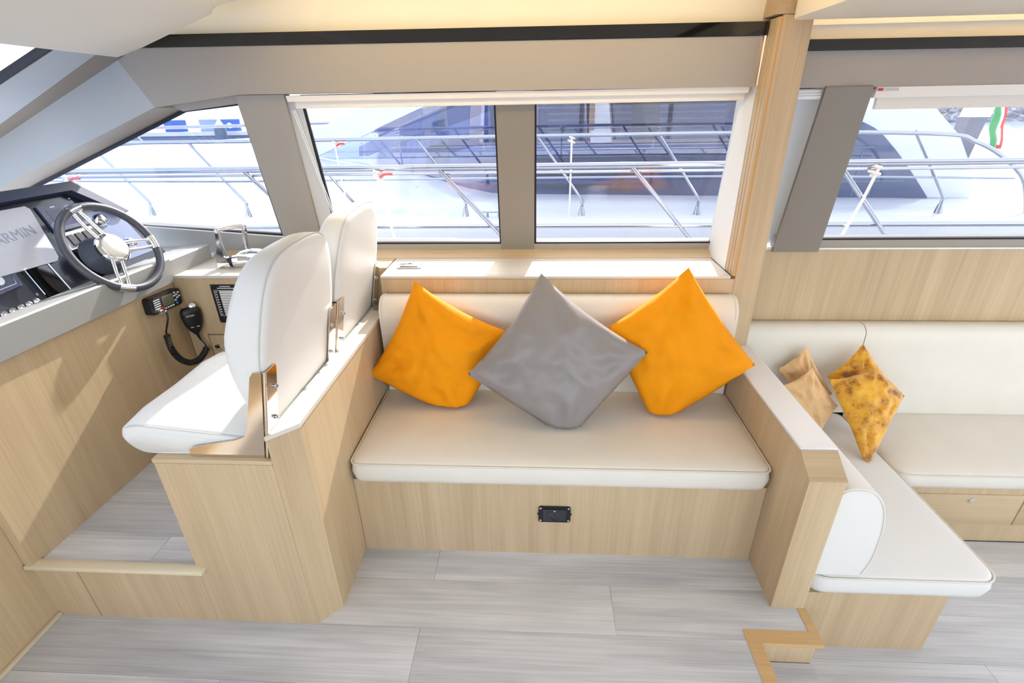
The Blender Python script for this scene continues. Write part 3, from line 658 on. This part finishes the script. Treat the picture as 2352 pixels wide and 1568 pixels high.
coilpath = smoothpath([(-1.492, 1.732, .689), (-1.486, 1.724, .632), (-1.476, 1.734, .582), (-1.464, 1.764, .545), (-1.454, 1.805, .535), (-1.446, 1.838, .548), (-1.442, 1.860, .566)], 14)
lead = smoothpath([P0, (-1.455, 1.722, .765), (-1.468, 1.722, .735), (-1.488, 1.731, .705), (-1.492, 1.732, .689)], 8)
hel = []; N = 44; T = len(coilpath)-1
for k in range(N*10+1):
    f = k/(N*10)*T; i = min(int(f), T-1); p = coilpath[i].lerp(coilpath[i+1], f-i); d = (coilpath[i+1]-coilpath[i]).normalized()
    s_ = d.cross(Vector((1, 0, 0))).normalized(); u_ = s_.cross(d); a = 2*math.pi*k/10
    hel.append(p + .0105*(math.cos(a)*s_ + math.sin(a)*u_))
c = thing('coiled_cord', 'black coiled cord looping from the radio to the microphone', 'cord', (-1.46, 1.79, .51))
obj('coil', tube(B(), hel, .0030, 6), BLACKM, c, ang=80)
obj('radio_lead', tube(B(), lead, .0036, 8), BLACKM, c, ang=80)
obj('mic_lead', tube(B(), cp + [Vector((-1.442, 1.860, .566))], .003, 8), BLACKM, c, ang=80)
# ================================================================== CORNER BENCH (right)
t = thing('corner_bench', 'L-shaped white corner bench with oak base at the right', 'sofa', (1.3, 1.6, -.22))
obj('side_base', bevel_all(pxy([(.88, 1.150), (1.325, 1.150), (1.35, 1.175), (1.35, 2.19), (.88, 2.19)], -.22, .050), .002, 1), OAKZ, t)
obj('back_base', bx(1.35, 4.5, 1.645, 2.19, -.22, .066), OAKZ, t)
dr = obj('drawer', bx(1.40, 1.978, 1.641, 1.646, -.125, .035, bev=.001), OAKX, t)
obj('knob', disc(B(), (1.775, 1.641, .006), (0, -1, 0), [(.012, 0), (.012, .003), (.010, .006), (0, .007)], 18), CHROME, dr)
obj('drawer', bx(1.984, 2.56, 1.641, 1.646, -.125, .035, bev=.001), OAKX, t)
sc = seat_cushion(t, .872, 1.447, 1.138, 2.085, .056, .139, r=.055, m=WLEATHER)
seat_cushion(t, 1.452, 4.4, 1.632, 2.085, .068, .143, r=.05, m=LEATHER)
ap = [(.873, .142), (1.020, .142), (1.034, .20), (1.036, .27), (1.030, .35), (1.012, .42), (.985, .465), (.955, .486), (.92, .492), (.89, .488), (.875, .475)]
ap2 = [(p.x, p.y) for p in smoothpath([(a, b, 0) for a, b in ap[1:]], 3)]
bm = pxz([ap[0]] + ap2, 1.143, 2.08); bevel_all(bm, .006, 3, 60)
ac = obj('arm_cushion', bm, WLEATHER, t, ang=50)
piping([(.95+(x-.95)*.955, 1.1425, .32+(z-.32)*.965) for x, z in ap2], .0022, ac)
def back_cushion(x0, x1):
    pr = [(2.070, .142), (2.082, .30), (2.098, .48)] + [(2.145-.047*math.cos(a), .525+.05*math.sin(a)) for a in [math.radians(k) for k in (20, 45, 70, 90)]] + [(2.18, .572), (2.195, .56), (2.195, .142)]
    return obj('back_cushion', bevel_all(pyz(pr, x0, x1), .014, 3, 60), LEATHER, t, ang=50)
back_cushion(.872, 1.470); back_cushion(1.474, 3.2)
struct('wall_saloon', bx(.858, 5.0, 2.196, 2.212, .40, .905), OAKZ)
struct('trim_16', bx(.858, 5.0, 2.190, 2.204, .9055, .912), WHITEP)
# ================================================================== PILLOWS
def pillow(name, label, cat, T_, R_, B_, L_, th, m, seed, group, pull=.08, low=.03, hem=.03, wr=.022, N=34, squash=None):
    T_, R_, B_, L_ = map(Vector, (T_, R_, B_, L_))
    if squash: B_ = B_ + (B_-T_)*.10
    c = (T_+R_+B_+L_)/4
    nrm = (R_-L_).cross(T_-B_).normalized()
    if nrm.y > 0: nrm = -nrm
    bm = B(); grid = {}
    for side in (1, -1):
        for i in range(N+1):
            for j in range(N+1):
                if side < 0 and (i in (0, N) or j in (0, N)): grid[side, i, j] = grid[1, i, j]; continue
                u = 2*i/N-1; v = 2*j/N-1
                uu = u*(1-(pull if u > 0 else low)*(1-v*v)*abs(u)); vv = v*(1-(pull if v > 0 else low)*(1-u*u)*abs(v))
                # corners: (-1,-1)=B (1,-1)=R (1,1)=T (-1,1)=L
                p = ((1-uu)*(1-vv)*B_ + (1+uu)*(1-vv)*R_ + (1+uu)*(1+vv)*T_ + (1-uu)*(1+vv)*L_)/4
                e = max(0, (1-hem)-abs(u))*max(0, (1-hem)-abs(v))/((1-hem)**2)
                h = th*e**.38 + .0022
                for cu, cv, ph in ((1, 1, 0), (1, -1, 1.3), (-1, 1, 2.1), (-1, -1, 3.7)):
                    dd = math.hypot(u-cu, v-cv); an = math.atan2(v-cv, u-cu)
                    h += wr*.8*math.sin(an*9+ph+seed+1.5*noise.noise(Vector((u*3, v*3, seed))))*math.exp(-((dd-.45)/.32)**2)*min(1, e*5)
                q = Vector((u*2.2+seed, v*2.2, side*3.1)); wn_ = noise.noise(q)*.6 + noise.noise(q*2.7)*.4
                rad = abs(noise.noise(Vector((math.atan2(v, u)*2.6, seed*1.7, side)))) * min(1, (u*u+v*v))*.7
                h += wr*(wn_ + rad)*(min(1, e*4)) + .006*noise.noise(q*1.3)*(1 if e == 0 else .3)*side
                q3 = p + nrm*h*side
                if squash and q3.z < squash:
                    f_ = squash-q3.z; q3.z = squash - .06*f_ + .004*noise.noise(q*3)*(side > 0); q3.y += f_*.25
                w_ = bm.verts.new(q3); grid[side, i, j] = w_
    for side in (1, -1):
        for i in range(N):
            for j in range(N):
                bm.faces.new((grid[side, i, j], grid[side, i+1, j], grid[side, i+1, j+1], grid[side, i, j+1]))
    o = obj(name, bm, m, None, ang=75); return tag(o, label, cat, group)
G1 = 'pillows on the centre sofa'
pillow('throw_pillow', 'orange square pillow at the left end of the sofa', 'pillow', (-.464, 1.742, .912), (-.116, 1.690, .731), (-.318, 1.628, .445), (-.655, 1.655, .560), .085, ORANGE, 3, G1, low=-.05, squash=.446)
pillow('throw_pillow', 'grey satin square pillow in the middle of the sofa', 'pillow', (.008, 1.690, .958), (.386, 1.585, .701), (.103, 1.505, .445), (-.256, 1.560, .619), .080, GREYC, 11, G1, low=-.01, squash=.442)
pillow('throw_pillow', 'orange square pillow at the right end of the sofa', 'pillow', (.532, 1.735, .965), (.790, 1.635, .628), (.452, 1.592, .445), (.258, 1.685, .755), .085, ORANGE, 21, G1, pull=.05, low=-.02, squash=.446)
G2 = 'cushions in the corner of the right-hand bench'
pillow('throw_pillow', 'mottled mustard velvet cushion leaning on the bench back, rear one', 'pillow', (1.421, 2.030, .528), (1.58, 1.925, .338), (1.445, 1.895, .160), (1.283, 1.99, .385), .03, MUST, 31, G2, N=24)
pillow('throw_pillow', 'mottled mustard velvet cushion with a creased lower corner, front one', 'pillow', (1.437, 1.925, .465), (1.530, 1.850, .375), (1.361, 1.700, .150), (1.246, 1.915, .412), .045, MUST, 37, G2, N=24, wr=.018, squash=.153)
pillow('throw_pillow', 'peach cushion behind its twin against the bench back', 'pillow', (1.192, 2.045, .505), (1.325, 1.985, .300), (1.270, 1.98, .155), (1.095, 2.05, .39), .028, BEIGEC, 41, G2, N=24)
pillow('throw_pillow', 'peach cushion in front, half hidden by the partition top', 'pillow', (1.190, 1.955, .445), (1.305, 1.900, .290), (1.240, 1.86, .155), (1.065, 1.94, .36), .035, BEIGEC, 43, G2, N=24)
# ================================================================== OUTSIDE: own deck and guard rail
dk = thing('side_deck', 'white side deck and bulwark just outside the windows', 'deck', (0, 2.5, .3))
obj('deck', bx(-6, 6, 2.262, 2.95, .25, .40), GEL, dk)
obj('bulwark', bevel_all(bx(-6, 6, 2.76, 2.92, .40, .79), .02, 3), GEL, dk)
gr = thing('guard_rail', 'steel guard rail with slanted posts just outside the windows', 'rail', (0, 2.8, .79))
obj('top_rail', tube(B(), [(-6, 2.8, 1.20), (5.5, 2.8, 1.195)], .017, 12), STEEL, gr)
obj('top_rail', tube(B(), [(-6, 2.815, 1.168), (5.5, 2.815, 1.163)], .008, 8), STEEL, gr)
obj('lower_rail', tube(B(), [(-6, 2.8, .885), (5.5, 2.8, .865)], .008, 8), STEEL, gr)
for x in (-2.72, -1.64, -.553, .486, 1.552, 2.6):
    obj('post', tube(B(), [(x, 2.8, 1.195), (x+.37, 2.8, .79)], .0125, 10), STEEL, gr)
def knot_rope(x, y, ztop, zbot, lean, label, red=False):
    t = thing('fender_rope', label, 'rope', (x, y, zbot))
    obj('line', tube(B(), smoothpath([(x, y-.022, ztop-.03), (x+lean*.4, y-.022, (ztop+zbot)/2), (x+lean, y-.02, zbot)], 6), .008, 8), ROPE, t)
    obj('knot', tube(B(), [(x+.022*math.cos(a)*(1+.3*math.sin(3*a)), y+.026*math.sin(a), ztop-.005*a) for a in [k*.35 for k in range(42)]], .0085, 8), ROPE, t)
    if red: obj('whipped_end', tube(B(), smoothpath([(x+.02, y-.03, ztop-.05), (x+.05, y-.035, ztop-.035), (x+.09, y-.035, ztop-.035)], 4), .007, 8), RED, t)
knot_rope(-.885, 2.8, 1.205, .80, .06, 'white rope with red end knotted on the rail behind the rear helm seat', True)
knot_rope(1.745, 2.8, 1.20, .80, -.10, 'white rope knotted on the rail in the right-hand window')
knot_rope(-2.66, 2.8, 1.20, .80, -.05, 'white rope with red end on the rail beyond the steering wheel', True)
# ================================================================== OUTSIDE: neighbouring motor yacht
ny = thing('motor_yacht', 'white motor yacht with dark tinted windows moored alongside', 'yacht', (0, 5.5, -1))
def zl(x):       # top of the white coaming along the length
    pts = [(-9, .80), (-5, .97), (-2.9, 1.05), (-2.3, 1.02), (-1.32, .874), (-.80, .715), (-.458, .645), (1.81, .605), (4.2, .565), (6, .56)]
    for (a, b), (c_, d_) in zip(pts, pts[1:]):
        if a <= x <= c_: return b + (d_-b)*(x-a)/(c_-a)
    return .56
rg = []
for k in range(61):
    x = -9+15*k/60; z = zl(x); bow = max(0, (-x-3)/6)**2*1.5
    rg.append([(x, 4.20+bow+.1, -1.05), (x, 4.22+bow, .30), (x, 4.24+bow, .58), (x, 4.30+bow, .615), (x, 4.62+bow, .615), (x, 4.70+bow*.8, .66*.5+.5*min(z, .66)), (x, 5.0+bow*.6, (z+.615)/2+.03), (x, 5.3+bow*.3, z), (x, 5.42, z+.002), (x, 8.2, z+.1), (x, 8.5, -1.05)])
hull = obj('hull', loft(B(), rg), GEL, ny, ang=35)
NY = 5.40
gl_ = [(-2.344, 1.036), (-1.32, .876), (-.80, .717), (-.458, .647), (1.81, .607), (2.62, .60), (2.62, 1.95), (.2, 1.95), (-.25, 1.80), (-1.104, 1.499)]
obj('saloon_glass', pxz(gl_, NY-.006, NY), NGLASS, ny)
obj('windscreen_pillar', bevel_all(pxz([(-2.75, 1.07), (-2.30, 1.05), (-1.104, 1.51), (-.25, 1.812), (.2, 1.955), (.2, 2.15), (-.5, 1.95), (-1.3, 1.68), (-2.35, 1.27)], NY-.05, NY+.10), .02, 2), GEL, ny)
obj('roof', bevel_all(bx(-.1, 4.6, NY-.15, 8.3, 1.95, 2.35), .05, 3), GEL, ny)
obj('cabin_floor', bx(-2.2, 2.6, NY+.01, 8.0, .50, .56), NAVY, ny)
obj('cabin_back', bx(-2.2, 4.2, 7.2, 7.3, .5, 1.95), mat('cabin_back_blue', (104, 118, 168), .5), ny)
for k in range(12):
    z = 1.08+.072*k; obj('blind_slat', bx(-.35 if k > 4 else .1, 2.3, 6.9, 6.98, z, z+.022), mat('slat_pale', (196, 200, 222), .5), ny)
for x0, x1, m in ((-1.3, -1.05, TEAK), (-.55, -.42, NAVY), (1.02, 1.30, mat('door_brown', (150, 92, 70), .5))):
    obj('cabin_column', bx(x0, x1, 6.0, 6.1, .56, 1.9), m, ny)
for p in ([(-1.95, 5.6, 1.06), (-1.2, 5.7, 1.36)], [(-1.5, 5.9, 1.08), (-.3, 6.1, 1.44)]):
    a, b = map(Vector, p); obj('inner_strut', loft(B(), [[a+Vector((0, 0, -.04)), a+Vector((.1, 0, -.04)), a+Vector((.1, .03, .05)), a+Vector((0, .03, .05))], [b+Vector((0, 0, -.05)), b+Vector((.1, 0, -.05)), b+Vector((.1, .03, .08)), b+Vector((0, .03, .08))]]), mat('slat_pale', (196, 200, 222), .5), ny)
for cx, cz, rx, rz, rot in ((.55, 1.03, 1.5, .09, .02), (.5, .86, 1.35, .085, .0), (.35, .72, 1.3, .05, .0)):
    rg = []
    for k in range(15):
        s_ = -1+2*k/14; f = math.sqrt(max(0.003, 1-s_*s_)); rg.append([(cx+s_*rx, 6.0+.35*f*math.cos(a), cz+rot*s_+rz*f**.6*math.sin(a)) for a in [2*math.pi*q/14 for q in range(14)]])
    obj('sofa_back', loft(B(), rg), mat('sofa_pale', (206, 208, 220), .5), ny, ang=70)
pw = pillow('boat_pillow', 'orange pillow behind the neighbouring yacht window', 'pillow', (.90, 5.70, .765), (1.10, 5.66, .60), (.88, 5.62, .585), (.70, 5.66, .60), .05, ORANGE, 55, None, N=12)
# after superstructure and its curved quarter window
ap_ = [(2.62, .60), (4.35, .565), (4.30, .80), (4.05, 1.15), (3.72, 1.42), (3.40, 1.60), (2.62, 1.95)]
obj('quarter_panel', bevel_all(pxz(ap_, NY-.02, NY+.10), .02, 2), GEL, ny)
qw = smoothpath([(3.02, 1.32, 0), (3.25, 1.22, 0), (3.45, 1.06, 0), (3.66, .86, 0), (3.93, .575, 0)], 5)
qpoly = [(2.70, .58), (2.70, 1.36)] + [(p.x, p.y) for p in qw]
obj('quarter_glass', pxz(qpoly, NY-.034, NY-.022), mat('quarter_blue', (58, 74, 112), .05, coat=.5), ny)
for x in (2.95, 3.12, 3.29, 3.46):
    obj('glass_bar', tube(B(), [(x-.12, NY-.036, .60), (x-.12, NY-.036, 1.28-(x-2.95)*.75)], .006, 6), mat('slat_blue', (110, 124, 156), .3), ny)
for z in (.74, .90, 1.06):
    obj('glass_bar', tube(B(), [(2.7, NY-.036, z), (3.80-(z-.6)*1.15, NY-.036, z)], .005, 6), mat('slat_blue', (110, 124, 156), .3), ny)
# yacht rail
nr = obj('yacht_rail', tube(B(), smoothpath([(-8, 5.1, .93), (-5, 4.62, .93), (-3, 4.42, .93), (-1.9, 4.4, .93), (1.5, 4.4, .93), (3.85, 4.4, .89)], 6), .009, 8), STEEL, ny)
obj('top_rail', tube(B(), smoothpath([(-8, 5.1, 1.25), (-5, 4.62, 1.25), (-3, 4.42, 1.252), (-1.9, 4.4, 1.255), (1.5, 4.4, 1.262), (3.1, 4.4, 1.235), (3.45, 4.4, 1.17), (3.72, 4.4, 1.04), (3.93, 4.4, .87), (4.05, 4.4, .62)], 8), .016, 10), STEEL, nr)
for x in (-5.0, -4.0, -3.02, -2.03, -1.032, -.018, .97, 2.0, 2.96):
    yo = 4.4 if x > -3 else 4.42+(-x-3)*.1
    obj('post', tube(B(), smoothpath([(x, yo, 1.255), (x+.36, yo, .78), (x+.385, yo, .72), (x+.385, yo, .62)], 4), .012, 8), STEEL, nr)
    obj('post_foot', disc(B(), (x+.385, yo, .612), (0, 0, 1), [(.03, 0), (.028, .02), (.016, .08)], 12), STEEL, nr)
knot_rope(-1.72, 4.4, 1.26, .45, .05, 'white rope hanging from the neighbouring rail left of the chair tops', True)
knot_rope(.26, 4.4, 1.27, .40, .0, 'white rope hanging from the neighbouring rail in the right centre window')
ct = thing('deck_cleat', 'small steel cleat on the neighbouring yacht side deck', 'cleat', (-.40, 4.35, .615))
obj('cleat_bar', tube(B(), [(-.55, 4.33, .665), (-.25, 4.33, .665)], .011, 8), STEEL, ct)
for x in (-.45, -.35): obj('cleat_foot', tube(B(), [(x, 4.33, .61), (x, 4.33, .665)], .012, 8), STEEL, ct)
# ================================================================== OUTSIDE: far background
wat = mat('marina_water', (120, 136, 166), .12, bump=.4, bscale=3)
struct('water', bx(-250, 250, 2.95, 300, -1.3, -1.1), wat)
struct('water', bx(-250, 250, -300, -1.9, -1.3, -1.1), wat)
struct('water', bx(-250, -3.5, -1.9, 2.95, -1.3, -1.1), wat); struct('water', bx(6.5, 250, -1.9, 2.95, -1.3, -1.1), wat)
pont = thing('pontoon', 'pale floating pontoon behind the left-hand window', 'pontoon', (-20, 22, -1.1))
obj('deck', bx(-40, -6, 20, 23, -1.1, -.6), CONC, pont)
qy = thing('quay', 'grey quay wall with a white edge far behind the left window', 'quay', (-18, 27, -1.1))
obj('wall', bx(-60, -2, 25.3, 34, -1.1, .38), mat('quay_grey', (130, 144, 172), .8, vary=.1, vscale=.3), qy)
obj('coping', bx(-60, -2, 25.0, 34, .38, .55), CONC, qy)
for k, (x0, x1) in enumerate(((-18.3, -17.2), (-16.5, -15.55), (-15.5, -14.5))):
    b_ = thing('banner_board', ['blue banner board on the quay nearest the windscreen pillar', 'pale banner board on the quay between the blue ones', 'blue banner board with a white figure on the quay'][k], 'banner', (x0, 25.4, .55), 'banner boards on the quay')
    obj('board', bx(x0, x1, 25.4, 25.45, .55, 1.06), BLUEB if k != 1 else mat('banner_teal', (138, 160, 186), .6), b_)
    obj('frame', bx(x0-.03, x1+.03, 25.45, 25.5, .55, 1.09), CONC, b_)
    if k == 2: obj('figure_print', disc(B(), ((x0+x1)/2, 25.4, .8), (0, -1, 0), [(.13, 0), (.13, .02), (0, .02)], 12), INK, b_)
pl_ = thing('mooring_pile', 'dark blue-grey mooring pile standing in the water', 'pile', (-14.9, 24.2, -1.1))
obj('shaft', disc(B(), (-14.9, 24.2, -1.1), (.06, 0, 1), [(.26, 0), (.26, 1.9), (.2, 1.95)], 16), PILE, pl_)
obj('cap', disc(B(), (-14.78, 24.2, .83), (.06, 0, 1), [(.2, 0), (.02, .3)], 16), WHITEP, pl_)
# second yacht, beyond the neighbour's bow
y2 = thing('motor_yacht', 'white yacht bow with grey window band seen past the steering wheel', 'yacht', (-9, 11, -1))
rg = []
for k in range(25):
    x = -22+19*k/24; f = max(.02, 1-((x+13)/10)**4) if x > -13 else 1
    rg.append([(x, 12.5-2.2*f, -1.05), (x, 12.5-2.5*f, .45), (x, 12.5-2.4*f, .55), (x, 12.5-1.2*f, .62), (x, 12.5+1.2*f, .62), (x, 12.5+2.5*f, .5), (x, 12.5+2.2*f, -1.05)])
obj('hull', loft(B(), rg), GEL, y2, ang=40)
obj('hull_window', bx(-13, -7, 9.97, 10.0, .02, .30), PILE, y2)
obj('rail', tube(B(), smoothpath([(-20, 10.1, 1.2), (-12, 10.1, 1.2), (-7, 10.3, 1.2), (-4.5, 11.4, 1.2)], 6), .03, 8), STEEL, y2)
for x in (-18, -16, -14, -12, -10, -8): obj('rail_post', tube(B(), [(x, 10.12, 1.2), (x+.5, 10.12, .5)], .02, 8), STEEL, y2)
# stern area to the right: flag, post, breakwater
wl = thing('breakwater', 'grey rock breakwater on the horizon in the right-hand window', 'breakwater', (38, 60, -1.1))
bm = B()
for k in range(420):
    x = random.uniform(40, 78); y = 62 + random.uniform(0, 8); z = -1.3 + (y-62)*.22 + random.uniform(-.2, .2)
    m4 = Matrix.Translation((x, y, z)) @ Matrix.Diagonal((random.uniform(.5, 1.1), random.uniform(.5, 1), random.uniform(.35, .8), 1)) @ Matrix.Rotation(random.uniform(0, 3), 4, 'Z')
    bmesh.ops.create_icosphere(bm, subdivisions=1, radius=1, matrix=m4)
obj('rocks', bm, STONE, wl, smooth=False, kind='stuff')
sp = ny
obj('stern_platform', bevel_all(bx(6.0, 11, 5.6, 10, -.9, .35), .06, 3), GEL, sp)
obj('seat_block', bevel_all(bx(4.5, 7, 6.2, 7.4, .35, .60), .06, 3), TEAK, sp)
ps = thing('roof_post', 'dark grey slanted roof post seen in the right-hand window', 'post', (5.5, 7.2, .35))
obj('post', loft(B(), [[(x, y, z) for x, y in ((5.47-o, 7.2), (5.68-o, 7.2), (5.68-o, 7.4), (5.47-o, 7.4))] for z, o in ((.35, .10), (1.25, 0))]), mat('post_grey', (104, 106, 122), .4), ps)
obj('post_head', loft(B(), [[(x, y, z) for x, y in ((5.47-o, 7.2), (5.71-o, 7.2), (5.71-o, 7.4), (5.47-o, 7.4))] for z, o in ((1.252, 0), (1.75, -.08))]), GEL, ps)
fg = thing('flag', 'limp green, white and red flag on a stern staff', 'flag', (6.12, 7.6, .35))
obj('staff', tube(B(), [(6.25, 7.6, .35), (6.08, 7.6, 1.75)], .014, 8), WHITEP, fg)
for k, (m, o) in enumerate(((RED, .04), (WHITEP, 0), (GREEN, -.045))):
    rg = []
    for i in range(13):
        z = 1.55-.66*i/12; rg.append([(6.07+.017*i+o+.035*math.cos(a)*(1+.4*math.sin(i*.9+k))-.004*i, 7.6+.04*math.sin(a)+.02*math.sin(i), z-.05*abs(k-1)*(i/12)) for a in [2*math.pi*q/12 for q in range(12)]])
    obj('flag_band', loft(B(), rg), m, fg, ang=70)
yf = thing('boarding_ladder', 'yellow frame standing on the stern deck at the right edge', 'frame', (5.5, 6.0, .35))
for x in (5.40, 5.62): obj('stile', tube(B(), [(x, 5.95, .35), (x+.03, 5.95, .80)], .022, 8), YEL, yf)
obj('rung', tube(B(), [(5.41, 5.95, .45), (5.63, 5.95, .45)], .016, 8), YEL, yf)
